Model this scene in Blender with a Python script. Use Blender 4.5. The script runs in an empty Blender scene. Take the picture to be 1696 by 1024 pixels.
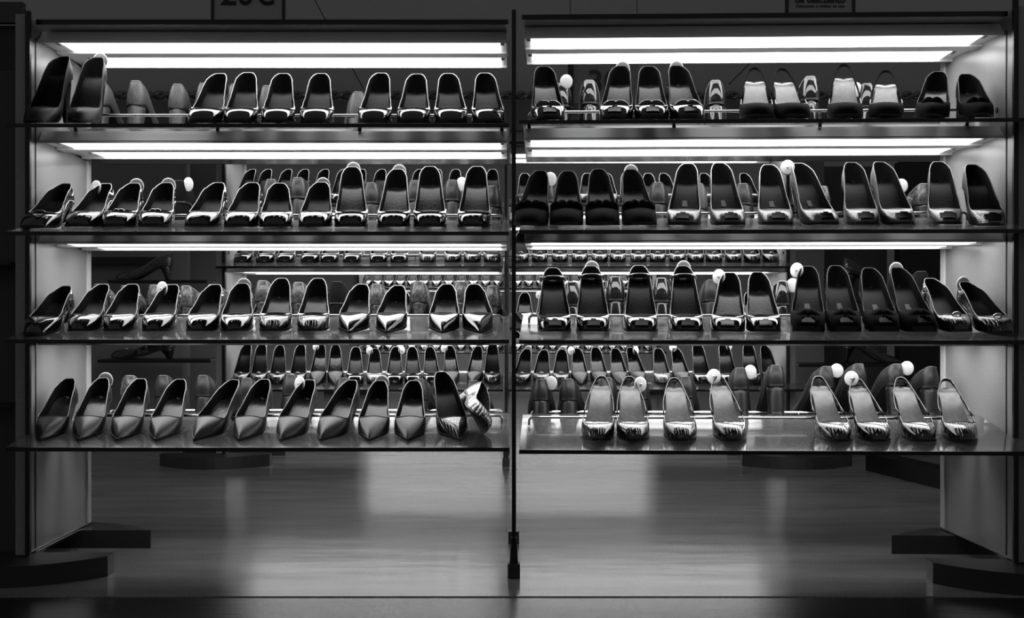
import bpy, math, random
from mathutils import Matrix, Vector
random.seed(7)
SC = bpy.context.scene
COL = SC.collection
PI = math.pi

# ------------------------------------------------------------------ camera, world, exposure
F_PX, CX, HZ = 2132.0, 848.0, 517.0        # focal length in pixels, vanishing column, horizon row (1696x1024)
CAM_Y, CAM_Z = -2.6, 0.56
cam_d = bpy.data.cameras.new('camera')
cam_d.sensor_width = 36.0
cam_d.lens = F_PX / 1696 * 36.0
cam_d.shift_y = (HZ - 512.0) / 1696
cam_d.clip_end = 60
cam = bpy.data.objects.new('camera', cam_d)
cam.location = (0, CAM_Y, CAM_Z)
cam.rotation_euler = (PI/2, 0, 0)
COL.objects.link(cam)
SC.camera = cam

W = bpy.data.worlds.new('world'); SC.world = W
W.use_nodes = True
W.node_tree.nodes['Background'].inputs[0].default_value = (1, 1, 1, 1)
W.node_tree.nodes['Background'].inputs[1].default_value = 0.10
SC.view_settings.view_transform = 'Standard'
SC.view_settings.look = 'None'
SC.view_settings.gamma = 1.0
SC.view_settings.use_curve_mapping = False
SC.view_settings.exposure = 0.0
SC.cycles.max_bounces = 8
SC.cycles.transparent_max_bounces = 24
SC.cycles.sample_clamp_indirect = 4.0
SC.cycles.caustics_reflective = False
SC.cycles.caustics_refractive = False

TUBE_POWER = 5.0

# ------------------------------------------------------------------ materials
MATS = {}
def mat(name, v, rough=0.5, metal=0.0, coat=0.0, spec=0.5, noise=None, bump=None, emit=0.0):
    """grey procedural material; noise=(scale, amount[, stretch]) varies the value, bump=(scale, strength[, stretch])"""
    if name in MATS: return MATS[name]
    m = bpy.data.materials.new(name); m.use_nodes = True
    nt = m.node_tree; b = nt.nodes['Principled BSDF']
    b.inputs['Base Color'].default_value = (v, v, v, 1)
    b.inputs['Roughness'].default_value = rough
    b.inputs['Metallic'].default_value = metal
    b.inputs['Coat Weight'].default_value = coat
    b.inputs['Coat Roughness'].default_value = 0.05
    b.inputs['Specular IOR Level'].default_value = spec
    if emit:
        b.inputs['Emission Color'].default_value = (1, 1, 1, 1)
        b.inputs['Emission Strength'].default_value = emit
    if noise or bump:
        tc = nt.nodes.new('ShaderNodeTexCoord')
    def tex(t):
        mp = nt.nodes.new('ShaderNodeMapping'); nt.links.new(tc.outputs['Object'], mp.inputs[0])
        if len(t) > 2: mp.inputs['Scale'].default_value = t[2]
        n = nt.nodes.new('ShaderNodeTexNoise'); n.inputs['Scale'].default_value = t[0]
        n.inputs['Detail'].default_value = 4
        nt.links.new(mp.outputs[0], n.inputs['Vector'])
        return n
    if noise:
        n = tex(noise)
        r = nt.nodes.new('ShaderNodeMapRange')
        r.inputs['From Min'].default_value = 0.3; r.inputs['From Max'].default_value = 0.7
        r.inputs['To Min'].default_value = v*(1-noise[1]); r.inputs['To Max'].default_value = v*(1+noise[1])
        nt.links.new(n.outputs[0], r.inputs[0]); nt.links.new(r.outputs[0], b.inputs['Base Color'])
    if bump:
        n = tex(bump)
        bp = nt.nodes.new('ShaderNodeBump'); bp.inputs['Strength'].default_value = bump[1]
        bp.inputs['Distance'].default_value = 0.002
        nt.links.new(n.outputs[0], bp.inputs['Height']); nt.links.new(bp.outputs[0], b.inputs['Normal'])
    MATS[name] = m
    return m

def pleat_mat(name, v, rough, metal=0.0, coat=1.0, scale=55):
    m = mat(name, v, rough, metal, coat)
    nt = m.node_tree; b = nt.nodes['Principled BSDF']
    if any(n.type == 'TEX_WAVE' for n in nt.nodes): return m
    tc = nt.nodes.new('ShaderNodeTexCoord')
    w = nt.nodes.new('ShaderNodeTexWave'); w.wave_type = 'BANDS'; w.bands_direction = 'X'
    w.inputs['Scale'].default_value = scale; w.inputs['Distortion'].default_value = 2.5
    w.inputs['Detail'].default_value = 2; w.inputs['Detail Scale'].default_value = 1.2
    nt.links.new(tc.outputs['Object'], w.inputs['Vector'])
    bp = nt.nodes.new('ShaderNodeBump'); bp.inputs['Strength'].default_value = 0.6; bp.inputs['Distance'].default_value = 0.002
    nt.links.new(w.outputs[1], bp.inputs['Height']); nt.links.new(bp.outputs[0], b.inputs['Normal'])
    return m

def glass_mat(name, tint=0.86, ior=1.5, rough=0.10, dust=0.07):
    if name in MATS: return MATS[name]
    m = bpy.data.materials.new(name); m.use_nodes = True
    nt = m.node_tree; nt.nodes.remove(nt.nodes['Principled BSDF'])
    out = nt.nodes['Material Output']
    t = nt.nodes.new('ShaderNodeBsdfTransparent'); t.inputs[0].default_value = (tint, tint, tint, 1)
    g = nt.nodes.new('ShaderNodeBsdfGlossy'); g.inputs['Roughness'].default_value = rough
    g.inputs[0].default_value = (0.95, 0.95, 0.95, 1)
    f = nt.nodes.new('ShaderNodeFresnel'); f.inputs[0].default_value = ior
    mx = nt.nodes.new('ShaderNodeMixShader')
    nt.links.new(f.outputs[0], mx.inputs[0]); nt.links.new(t.outputs[0], mx.inputs[1]); nt.links.new(g.outputs[0], mx.inputs[2])
    df = nt.nodes.new('ShaderNodeBsdfDiffuse'); df.inputs[0].default_value = (0.7, 0.7, 0.7, 1)   # fine dust on the glass
    m2 = nt.nodes.new('ShaderNodeMixShader'); m2.inputs[0].default_value = dust
    nt.links.new(mx.outputs[0], m2.inputs[1]); nt.links.new(df.outputs[0], m2.inputs[2])
    nt.links.new(m2.outputs[0], out.inputs['Surface'])
    MATS[name] = m
    return m

def floor_mat():
    m = mat('polished stone floor', 0.20, 0.17, spec=0.28)
    nt = m.node_tree; b = nt.nodes['Principled BSDF']
    tc = nt.nodes.new('ShaderNodeTexCoord')
    mp = nt.nodes.new('ShaderNodeMapping'); mp.inputs['Scale'].default_value = (0.9, 4.0, 1)
    nt.links.new(tc.outputs['Object'], mp.inputs[0])
    n = nt.nodes.new('ShaderNodeTexNoise'); n.inputs['Scale'].default_value = 3.0; n.inputs['Detail'].default_value = 8
    nt.links.new(mp.outputs[0], n.inputs['Vector'])
    r = nt.nodes.new('ShaderNodeMapRange'); r.inputs['From Min'].default_value = 0.3; r.inputs['From Max'].default_value = 0.7
    r.inputs['To Min'].default_value = 0.21; r.inputs['To Max'].default_value = 0.33
    nt.links.new(n.outputs[0], r.inputs[0])
    s = nt.nodes.new('ShaderNodeTexNoise'); s.inputs['Scale'].default_value = 300; s.inputs['Detail'].default_value = 2
    nt.links.new(tc.outputs['Object'], s.inputs['Vector'])
    mu = nt.nodes.new('ShaderNodeMath'); mu.operation = 'MULTIPLY_ADD'
    mu.inputs[1].default_value = 0.40; 
    nt.links.new(s.outputs[0], mu.inputs[0])
    sb = nt.nodes.new('ShaderNodeMath'); sb.operation = 'SUBTRACT'; sb.inputs[1].default_value = 0.20
    nt.links.new(r.outputs[0], sb.inputs[0]); nt.links.new(sb.outputs[0], mu.inputs[2])
    nt.links.new(mu.outputs[0], b.inputs['Base Color'])
    n2 = nt.nodes.new('ShaderNodeTexNoise'); n2.inputs['Scale'].default_value = 2.2; n2.inputs['Detail'].default_value = 3
    nt.links.new(mp.outputs[0], n2.inputs['Vector'])
    bp = nt.nodes.new('ShaderNodeBump'); bp.inputs['Strength'].default_value = 0.12; bp.inputs['Distance'].default_value = 0.01
    nt.links.new(n2.outputs[0], bp.inputs['Height']); nt.links.new(bp.outputs[0], b.inputs['Normal'])
    return m

M_WHITE  = mat('white laminate', 0.32, 0.30, noise=(260, 0.10))
M_BOX    = mat('white enamel', 0.85, 0.35)
M_RIB    = mat('grey rib', 0.75, 0.5)
M_EDGE   = mat('dark glass edge', 0.004, 0.25)
M_BLACK  = mat('black metal', 0.008, 0.35)
M_FOOT   = mat('dark grey foot', 0.030, 0.45)
M_CHROME = mat('chrome', 0.75, 0.12, metal=1.0)
M_GLASS  = glass_mat('shelf glass', 0.84)
M_GLASS0 = glass_mat('bottom shelf glass', 0.68)  # same glass, tinted darker only to dim the side panel below it
M_LAMP   = mat('fluorescent light', 0.9, 0.5, emit=TUBE_POWER)
M_TAG    = mat('white plastic', 0.80, 0.35)
M_WALL   = mat('grey wall paint', 0.42, 0.8, noise=(300, 0.12))
M_FLOOR  = floor_mat()
M_THRESH = mat('black stone', 0.015, 0.25, noise=(40, 0.5), bump=(18, 0.3, (0.5, 3, 1)))

# ------------------------------------------------------------------ mesh helpers
class MB:
    def __init__(s): s.v = []; s.f = []
    def add(s, vs, fs):
        o = len(s.v); s.v += [tuple(p) for p in vs]; s.f += [tuple(i+o for i in f) for f in fs]; return s
    def box(s, x0, x1, y0, y1, z0, z1):
        return s.add([(x0,y0,z0),(x1,y0,z0),(x1,y1,z0),(x0,y1,z0),(x0,y0,z1),(x1,y0,z1),(x1,y1,z1),(x0,y1,z1)],
                     [(0,3,2,1),(4,5,6,7),(0,1,5,4),(1,2,6,5),(2,3,7,6),(3,0,4,7)])
    def prism(s, pts, z0, z1):
        n = len(pts)
        vs = [(x,y,z0) for x,y in pts] + [(x,y,z1) for x,y in pts]
        fs = [tuple(range(n-1,-1,-1)), tuple(range(n,2*n))] + [(i,(i+1)%n,n+(i+1)%n,n+i) for i in range(n)]
        return s.add(vs, fs)
    def tube(s, path, r, n=6, closed=False, flat=None):
        """sweep a round (or flat=(rx, rz) oval in local side/up) section along path"""
        P = [Vector(p) for p in path]; N = len(P); vs = []; up0 = Vector((0,0,1))
        for i in range(N):
            a = P[(i-1) % N] if closed or i > 0 else P[i]
            b = P[(i+1) % N] if closed or i < N-1 else P[i]
            t = (b-a).normalized() if (b-a).length > 1e-9 else Vector((0,1,0))
            sd = t.cross(up0)
            if sd.length < 1e-4: sd = Vector((1,0,0))
            sd.normalize(); up = sd.cross(t).normalized()
            rx, rz = flat if flat else (r, r)
            for k in range(n):
                an = 2*PI*k/n
                vs.append(P[i] + sd*(math.cos(an)*rx) + up*(math.sin(an)*rz))
        fs = []
        for i in range(N if closed else N-1):
            for k in range(n):
                j = (i+1) % N
                fs.append((i*n+k, i*n+(k+1)%n, j*n+(k+1)%n, j*n+k))
        if not closed:
            fs.append(tuple(range(n-1,-1,-1))); fs.append(tuple((N-1)*n+k for k in range(n)))
        return s.add(vs, fs)
    def ball(s, c, r, nu=12, nv=8, rot=None):
        c = Vector(c); vs = []
        for j in range(nv+1):
            ph = PI*j/nv
            for i in range(nu):
                th = 2*PI*i/nu
                p = Vector((r[0]*math.sin(ph)*math.cos(th), r[1]*math.sin(ph)*math.sin(th), r[2]*math.cos(ph)))
                if rot is not None: p = rot @ p
                vs.append(c+p)
        fs = [(j*nu+i, (j+1)*nu+i, (j+1)*nu+(i+1)%nu, j*nu+(i+1)%nu) for j in range(nv) for i in range(nu)]
        return s.add(vs, fs)
    def mesh(s, name, m, smooth=True):
        me = bpy.data.meshes.new(name); me.from_pydata(s.v, [], s.f)
        for mm in (m if isinstance(m, (list, tuple)) else [m]): me.materials.append(mm)
        if smooth: me.polygons.foreach_set('use_smooth', [True]*len(me.polygons))
        me.validate(); me.update()
        return me

def link(name, data, parent=None, mw=None):
    o = bpy.data.objects.new(name, data); COL.objects.link(o)
    if parent is not None: o.parent = parent
    if mw is not None: o.matrix_world = mw
    return o
def build(mb, name, m, parent=None, smooth=False):
    return link(name, mb.mesh(name, m, smooth), parent)
def bevel(o, w=0.002, seg=2):
    b = o.modifiers.new('bevel', 'BEVEL'); b.width = w; b.segments = seg; b.limit_method = 'ANGLE'
    return o
def tag(o, label=None, cat=None, group=None, kind=None):
    if label: o['label'] = label
    if cat: o['category'] = cat
    if group: o['group'] = group
    if kind: o['kind'] = kind
    return o
def empty(name, mw=None):
    o = link(name, None)
    o.empty_display_size = 0.05
    if mw is not None: o.matrix_world = mw
    return o
def px(x, y, Y):
    """the point of the place seen at a photo pixel, at depth Y"""
    d = (Y-CAM_Y)/F_PX
    return Vector(((x-CX)*d, Y, CAM_Z-(y-HZ)*d))

# ------------------------------------------------------------------ the room
floor = build(MB().box(-7, 7, -0.065, 9.0, -0.05, 0.0), 'floor', M_FLOOR); tag(floor, kind='structure')
thr = build(MB().box(-7, 7, -4.0, -0.069, -0.06, -0.002), 'trim_1', M_THRESH); tag(thr, 'dark polished stone threshold strip along the floor', kind='structure')
wb = build(MB().box(-7, 7, 8.6, 8.75, 0, 4.6), 'wall_back', M_WALL); tag(wb, kind='structure')

# ------------------------------------------------------------------ display cases
TILT = math.atan2(0.024, 0.165)
ST = math.tan(TILT)
SHELF_Z = [0.286, 0.5045, 0.7228, 0.941]      # front edge heights, bottom to top
DEPTH = 0.65                                   # both slopes together
U_IN = 1.031
def arc_pts(side, y_front):
    pass

def build_case(name, M, side, label, panel_pts=None, detail=True, fin=True, group=None):
    """one bay: side=-1 reaches to the left of its post, +1 to the right.  Local frame: x across, y away from the street."""
    root = empty(name, M); tag(root, label, 'display case', group)
    def L(mb, nm, m, parent=root, smooth=False): return build(mb, nm, m, parent, smooth)
    def bx(u0, u1, y0, y1, z0, z1):
        a, b = sorted((side*u0, side*u1)); return MB().box(a, b, y0, y1, z0, z1)
    # side panel
    pp = panel_pts or [(side*U_IN, 0.12), (side*(U_IN+0.023), 0.12), (side*(U_IN+0.023), 0.53), (side*U_IN, 0.53)]
    if side > 0: pass
    o = L(MB().prism(pp if side > 0 else pp[::-1], 0.045, 1.19), 'side_panel', M_WHITE); bevel(o, 0.002)
    (ax, ay), (bx_, by_) = pp[0], pp[3]
    # back trim strip, inset fillet line and screw caps on the panel's inner face
    d = Vector((bx_-ax, by_-ay)).normalized(); nrm = Vector((-side, 0))
    def strip(t0, t1, th, z0, z1, nm, m):
        a = Vector((ax, ay)) + d*t0; b = Vector((ax, ay)) + d*t1
        q = [(a.x, a.y), (b.x, b.y), (b.x+nrm.x*th, b.y), (a.x+nrm.x*th, a.y)]
        return L(MB().prism(q if side < 0 else q[::-1], z0, z1), nm, m, o)
    Lp = (Vector((bx_, by_))-Vector((ax, ay))).length
    strip(Lp-0.022, Lp, 0.004, 0.05, 1.15, 'panel_trim', M_BOX)
    strip(0.052, 0.056, 0.0015, 0.05, 1.15, 'panel_joint', M_FOOT)
    if detail:
        for (t, z) in ((0.10, 0.265), (0.30, 0.31), (0.10, 0.99), (0.10, 0.78)):
            c = Vector((ax, ay)) + d*t
            L(MB().tube([(c.x, c.y, z), (c.x-side*0.003, c.y, z)], 0.006, 10), 'screw_cap', M_FOOT, o)
    # dark upright along the panel's front
    L(bx(U_IN-0.011, U_IN-0.001, 0.112, 0.122, 0.045, 1.195 if side < 0 else 1.215), 'upright_post', M_BLACK)
    # top plate
    tp = L(bx(0.012, U_IN-0.012, 0.15, 0.50, 1.176, 1.183), 'top_plate', M_BOX)
    L(bx(0.012, U_IN-0.012, 0.144, 0.150, 1.174, 1.184), 'front_edge', M_EDGE, tp)
    # light boxes under every shelf and under the top plate
    for zf in SHELF_Z[1:] + [1.158]:
        zb = zf-0.016; h = 0.030
        x0, x1 = sorted((side*0.016, side*(U_IN-0.002)))
        prof = [(0.180, zb), (0.184, zb), (0.184, zb+0.006), (0.298, zb+0.006), (0.466, zb+0.006), (0.466, zb), (0.470, zb), (0.44, zb+h), (0.21, zb+h)]
        n = len(prof)
        vs = [(x0, y, z) for y, z in prof] + [(x1, y, z) for y, z in prof]
        fs = [(i, n+i, n+(i+1)%n, (i+1)%n) for i in range(n)] + [tuple(range(n)), tuple(range(2*n-1, n-1, -1))]
        lb = L(MB().add(vs, fs), 'light_box', M_BOX)
        L(MB().box(x0, x1, 0.298, 0.350, zb+0.0005, zb+0.0055), 'centre_rib', M_RIB, lb)
        for (y0, y1, i0) in ((0.187, 0.296, 0.045), (0.352, 0.463, 0.06)):
            a, b = sorted((side*(0.030), side*(U_IN-i0)))
            L(MB().box(a, b, y0, y1, zb+0.003, zb+0.0055), 'light_diffuser', M_LAMP, lb)
            if detail:
                for e in (a-0.009, b+0.001):
                    L(MB().box(e, e+0.008, y0+0.004, y0+0.03, zb+0.001, zb+0.0055), 'tube_socket', M_FOOT, lb)
    # sloping glass shelves, front and back, with wire rails
    for k, zf in enumerate(SHELF_Z):
        for back in (False, True):
            x0, x1 = sorted((side*0.010, side*(U_IN-0.0 if not back else U_IN-0.004)))
            if not back and side > 0: x1 = U_IN+0.045
            if not back and side < 0: x0 = -U_IN+0.003
            t = 0.008
            def sl(y, up=0.0): return (DEPTH-y if back else y, zf+ST*y+up)
            ya, za = sl(0.004); yb, zb = sl(0.312)
            # keep the part of a sheet behind the panel's front edge inside the case
            xi0, xi1 = sorted((side*0.010, side*(U_IN-0.013)))
            def sheet(xa, xb, s0, s1):
                (y0, z0), (y1, z1) = sl(s0), sl(s1)
                return ([(xa,y0,z0-t),(xb,y0,z0-t),(xb,y1,z1-t),(xa,y1,z1-t),(xa,y0,z0),(xb,y0,z0),(xb,y1,z1),(xa,y1,z1)],
                        [(0,3,2,1),(4,5,6,7),(0,1,5,4),(1,2,6,5),(2,3,7,6),(3,0,4,7)])
            s1 = 0.108
            cl = ST*0
            outline = [(x0, 0.004), (x1, 0.004), (x1, s1), (xi1, s1), (xi1, 0.312), (xi0, 0.312), (xi0, s1), (x0, s1)]
            if abs(x0-xi0) < 1e-6: outline = [p for i, p in enumerate(outline) if i not in (6, 7)] + []
            if abs(x1-xi1) < 1e-6: outline = [p for i, p in enumerate(outline) if i not in (2, 3)]
            n = len(outline)
            vs = []
            for up in (-t, 0):
                for (xx, yy) in outline:
                    Y, Z = sl(yy, up); vs.append((xx, Y, Z))
            fs = [tuple(range(n-1,-1,-1)), tuple(range(n,2*n))] + [(i,(i+1)%n,n+(i+1)%n,n+i) for i in range(n)]
            sh = L(MB().add(vs, fs), 'glass_shelf', M_GLASS0 if k == 0 else M_GLASS)
            L(MB().add(*sheet(x0, x1, 0.0, 0.004)), 'front_edge', M_EDGE, sh)
            # rail
            rh = 0.012 if back else 0.018
            ra, rb = side*0.026, side*0.955
            y_r = 0.205
            Yr, Zr = sl(y_r)
            pts = [(ra, Yr, Zr+0.001)]
            for j in range(5):
                an = PI/2*j/4
                pts.append((ra+side*0.008*(1-math.cos(an)), Yr, Zr+rh-0.008+0.008*math.sin(an)))
            for j in range(5):
                an = PI/2*(1-j/4)
                pts.append((rb-side*0.008*(1-math.cos(an)), Yr, Zr+rh-0.008+0.008*math.sin(an)))
            pts.append((rb, Yr, Zr+0.001))
            L(MB().tube(pts, 0.0028, 8), 'wire_rail', M_CHROME, sh, True)
            ft = MB()
            for j in range(4):
                u = 0.026 + (0.955-0.026)*j/3
                fx = side*u
                if j in (1, 2): ft.tube([(fx, Yr, Zr+0.001), (fx, Yr, Zr+rh)], 0.0025, 8)
            if detail: L(ft, 'rail_foot', M_CHROME, sh, True)
            if detail:
                for j in range(4):
                    fx = side*(0.026 + (0.955-0.026)*j/3)
                    L(MB().tube([(fx, Yr, Zr-t-0.0005), (fx, Yr, Zr-t-0.006), (fx, Yr, Zr-t-0.009)], 0.004, 8), 'clamp_nut', M_BLACK, sh, True)
    # feet: a front and a back segment either side of the panel
    def seg(front):
        pts = []
        for i in range(15):
            t = -1 + 2*i/14
            u = 1.06 + 0.20*t
            bul = 0.12*(1-t*t)
            pts.append((side*u, (0.125-bul) if front else (0.45+bul)))
        if front: pts += [(side*1.26, 0.17), (side*0.86, 0.17)]
        else: pts = pts
        ar = sum(pts[i][0]*pts[(i+1)%len(pts)][1]-pts[(i+1)%len(pts)][0]*pts[i][1] for i in range(len(pts)))
        return pts if ar > 0 else pts[::-1]
    L(MB().prism(seg(True), 0.0, 0.043), 'foot', M_FOOT)
    L(MB().prism(seg(False), 0.0, 0.043), 'foot', M_FOOT)
    if detail:
        L(bx(U_IN-0.006, U_IN-0.001, 0.17, 0.45, 0.040, 0.045), 'lit_slot_strip', M_CHROME)  # bright strip standing in for the lit slot under the panel
    if fin:
        L(MB().box(-0.0045, 0.0045, 0.107, 0.125, 0.05, 1.196), 'centre_post', M_BLACK)
        L(MB().box(-0.0045, 0.0045, 0.515, 0.53, 0.05, 1.196), 'centre_post', M_BLACK)
        L(MB().box(-0.0035, 0.0035, 0.1255, 0.5145, 0.05, 1.19), 'glass_divider', M_GLASS)
        b = L(MB().box(-0.013, 0.013, 0.10, 0.13, 0.0, 0.031), 'post_base', M_FOOT); bevel(b)
        b = L(MB().box(-0.013, 0.013, 0.50, 0.53, 0.0, 0.031), 'post_base', M_FOOT); bevel(b)
        L(MB().add([(-0.009,0.104,0.031),(0.009,0.104,0.031),(0.009,0.126,0.031),(-0.009,0.126,0.031),(-0.005,0.104,0.085),(0.005,0.104,0.085),(0.005,0.126,0.085),(-0.005,0.126,0.085)],
                   [(0,3,2,1),(4,5,6,7),(0,1,5,4),(1,2,6,5),(2,3,7,6),(3,0,4,7)]), 'post_sleeve', M_BLACK)
    return root

ANG = math.radians(-1.9)
M_L = Matrix.Translation((0.004, 0, 0))
M_R = Matrix.Translation((0.004, -0.043, 0)) @ Matrix.Rotation(ANG, 4, 'Z')
M_FL = Matrix.Translation((-0.022, 1.96, 0)); M_FR = M_FL
M_TL = Matrix.Translation((-0.03, 6.1, 0)); M_TR = M_TL
build_case('display_case', M_L, -1, 'lit glass shoe display case filling the left half of the foreground')
rp = [(U_IN, 0.12), (U_IN+0.06, 0.12), (U_IN+0.035, 0.53), (U_IN-0.032, 0.53)]
build_case('display_case', M_R, 1, 'lit glass shoe display case filling the right half of the foreground', panel_pts=rp, fin=False)
build_case('display_case', M_FL, -1, 'shoe display case across the aisle, seen through the left foreground case')
build_case('display_case', M_FR, 1, 'shoe display case across the aisle, seen through the right foreground case', fin=False)
build_case('display_case', M_TL, -1, 'most distant shoe display case, left of its centre post', detail=False)
build_case('display_case', M_TR, 1, 'most distant shoe display case, right of its centre post', detail=False, fin=False)

# ------------------------------------------------------------------ shoes
def lerp(a, b, t): return a+(b-a)*t
def interp(tab, x):
    if x <= tab[0][0]: return tab[0][1]
    for (a, va), (b, vb) in zip(tab, tab[1:]):
        if x <= b:
            t = (x-a)/(b-a); t = t*t*(3-2*t)*0.4 + t*0.6
            return va+(vb-va)*t
    return tab[-1][1]
def smooth(t):
    t = max(0, min(1, t)); return t*t*(3-2*t)
OUT = {
 'point': [(0,.0010),(.02,.0042),(.06,.0095),(.12,.0165),(.2,.0255),(.28,.0332),(.36,.0366),(.45,.0345),(.55,.0295),(.65,.0258),(.75,.0246),(.85,.0250),(.92,.0232),(.965,.0180),(.99,.0105),(1,.0)],
 'almond':[(0,.0),(.01,.0085),(.04,.0165),(.09,.0240),(.16,.0310),(.26,.0362),(.36,.0370),(.45,.0345),(.55,.0295),(.65,.0260),(.75,.0248),(.85,.0252),(.92,.0234),(.965,.0182),(.99,.0106),(1,.0)],
 'round': [(0,.0),(.006,.0120),(.025,.0215),(.06,.0290),(.12,.0345),(.22,.0382),(.34,.0382),(.45,.0350),(.55,.0300),(.65,.0265),(.75,.0252),(.85,.0256),(.92,.0238),(.965,.0186),(.99,.0108),(1,.0)],
}
KS, NV = 28, 12
class Shape:
    def __init__(s, toe='round', H=0.10, L=0.205, vamp=0.33, collar=0.048, plat=0.0, toebox=0.024, seat=0.62):
        s.seat = seat
        s.toe, s.H, s.L, s.vamp, s.collar, s.plat = toe, H, L, vamp, collar, plat
        s.base = 0.004 + plat
        s.hh = max(0.012, H-collar-s.base)
        s.toebox = toebox
    def w(s, q): return interp(OUT[s.toe], q)
    def zs(s, q): return s.base + s.hh*smooth((q-0.27)/s.seat) + (0.0 if s.toe == 'point' else 0.005)*max(0, 1-q/0.18)**2
    def stations(s): return [(1-math.cos(PI*k/KS))/2 for k in range(KS+1)]
    def ring(s):
        """closed list of (station, side sign)"""
        st = s.stations()
        return [(q, 1) for q in st] + [(q, -1) for q in st[-2:0:-1]]
    def off(s, q): return 0.004*math.sin(PI*min(1, q/0.8))*1.0
    def Spt(s, q, sg): return Vector((sg*s.w(q), q*s.L, s.zs(q)))
    def Tq(s, q): return min(0.985, q + s.vamp*(1-q)**3 - 0.012*q)
    def hT(s, qt):
        return interp([(s.vamp, 0.024), (0.45, min(s.collar, 0.0255)), (0.6, min(s.collar*.8, 0.0285)), (0.75, min(s.collar*.78, 0.0325)), (0.85, s.collar*0.76), (0.93, s.collar*0.88), (0.975, s.collar*0.96), (1, s.collar)], qt)
    def Tpt(s, q, sg):
        qt = s.Tq(q)
        f = min(1, (q/0.16))**0.5 if q > 0 else 0
        f2 = interp([(0.3, .93), (.5, 1.0), (.65, 1.06), (.78, 1.0), (.88, .82), (.95, .74), (1, .72)], qt)
        if q >= 1: x = 0
        else: x = s.w(qt)*f2*f
        z = s.zs(qt) + s.hT(qt) + 0.004*(1-min(1, q/0.16))
        return Vector((sg*x, qt*s.L, z))
    def pt(s, q, sg, v):
        S, T = s.Spt(q, sg), s.Tpt(q, sg)
        fr = max(0, 1-q/0.45)
        a = lerp(0.42, 0.14, fr)
        C = S.lerp(T, a)
        wide = s.w(q)
        C.x = sg*wide*lerp(1.10, 1.06, fr)
        C.y = lerp(S.y, T.y, a) - (0.006*max(0, 1-q/0.1) if s.toe != 'point' else 0.0)
        if q > 0.9: C.y = S.y + 0.006*(q-0.9)/0.1
        C.z = s.zs(q) + lerp(s.hT(s.Tq(q))*0.50, s.toebox, smooth(fr*1.4))
        return S*(1-v)**2 + C*2*v*(1-v) + T*v*v

def grid_mesh(shape, keep, v0=0.0, v1=1.0, inset=0.0, nv=NV):
    R = shape.ring(); n = len(R); mb = MB(); vs = []
    for (q, sg) in R:
        for j in range(nv+1): vs.append(shape.pt(q, sg, lerp(v0, v1, j/nv)))
    fs = []
    for i in range(n):
        i2 = (i+1) % n
        for j in range(nv):
            if keep(R[i], R[i2], j/nv): fs.append((i*(nv+1)+j, i2*(nv+1)+j, i2*(nv+1)+j+1, i*(nv+1)+j+1))
    if inset:
        N = [Vector((0,0,0)) for _ in vs]
        for f in fs:
            a, b, c, d_ = (vs[k] for k in f); nn = (c-a).cross(d_-b)
            if nn.length > 0:
                nn.normalize()
                for k in f: N[k] += nn
        vs = [p - (m.normalized()*inset if m.length > 0 else m) for p, m in zip(vs, N)]
    used = sorted({k for f in fs for k in f}); mp = {k: i for i, k in enumerate(used)}
    return MB().add([vs[k] for k in used], [tuple(mp[k] for k in f) for f in fs])

def sole_mesh(shape, th):
    R = shape.ring(); n = len(R); vs = []
    for dz in (0.0015, -th):
        for (q, sg) in R:
            p = shape.Spt(q, sg); vs.append((p.x*1.02, p.y-(0.0012 if q < .02 else 0), max(0.0, p.z+dz)))
    st = KS
    fs = [(i, n+i, n+(i+1)%n, (i+1)%n) for i in range(n)]
    for base, rev in ((0, False), (n, True)):
        for k in range(KS):
            a, b = k, k+1
            c, d_ = (n-(k+1)) % n, (n-k) % n
            f = (base+a, base+b, base+c, base+d_)
            f = tuple(dict.fromkeys(f))
            if len(f) >= 3: fs.append(f if not rev else f[::-1])
    return MB().add(vs, fs)

def insole_mesh(shape, up=0.0035, q0=0.0, q1=1.0, sc=0.94):
    st = [q for q in shape.stations()]
    vs, fs = [], []; nx = 6
    for q in st:
        for j in range(nx+1):
            t = -1+2*j/nx
            vs.append((t*shape.w(q)*sc, lerp(0.006, shape.L-0.003, q), shape.zs(q)+up+0.003*t*t*smooth((q-.3)/.4)))
    for i in range(len(st)-1):
        if st[i] < q0 or st[i+1] > q1+1e-6: continue
        for j in range(nx):
            fs.append((i*(nx+1)+j, i*(nx+1)+j+1, (i+1)*(nx+1)+j+1, (i+1)*(nx+1)+j))
    return MB().add(vs, fs)

def heel_mesh(shape, kind):
    n = 18; vs = []; L = shape.L
    top_c, bot = 0.875, {'block': (0.90, .021, .023, .60), 'kitten': (0.915, .009, .010, .75), 'stiletto': (0.93, .0055, .006, .85)}[kind]
    bq, bw, bl, pw = bot
    levels = 7
    for lv in range(levels):
        t = lv/(levels-1)
        for k in range(n):
            an = 2*PI*k/n
            # seat outline (D shape following the heel of the sole)
            q = top_c + 0.118*math.sin(an) if math.sin(an) > 0 else top_c + 0.105*math.sin(an)
            x = math.cos(an)*min(0.0235, shape.w(min(q, .97))*1.0)
            seat = Vector((x, q*L, shape.zs(q)-0.003))
            tip = Vector((math.cos(an)*bw, bq*L + math.sin(an)*bl*0.9, 0.0))
            u = t**pw
            p = seat.lerp(tip, u); p.z = lerp(seat.z, 0.0, t)
            vs.append(p)
    fs = [(l*n+k, l*n+(k+1)%n, (l+1)*n+(k+1)%n, (l+1)*n+k) for l in range(levels-1) for k in range(n)]
    fs = [f[::-1] for f in fs] + [tuple(range(n)), tuple(range((levels-1)*n+n-1, (levels-1)*n-1, -1))]
    return MB().add(vs, fs)

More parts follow.
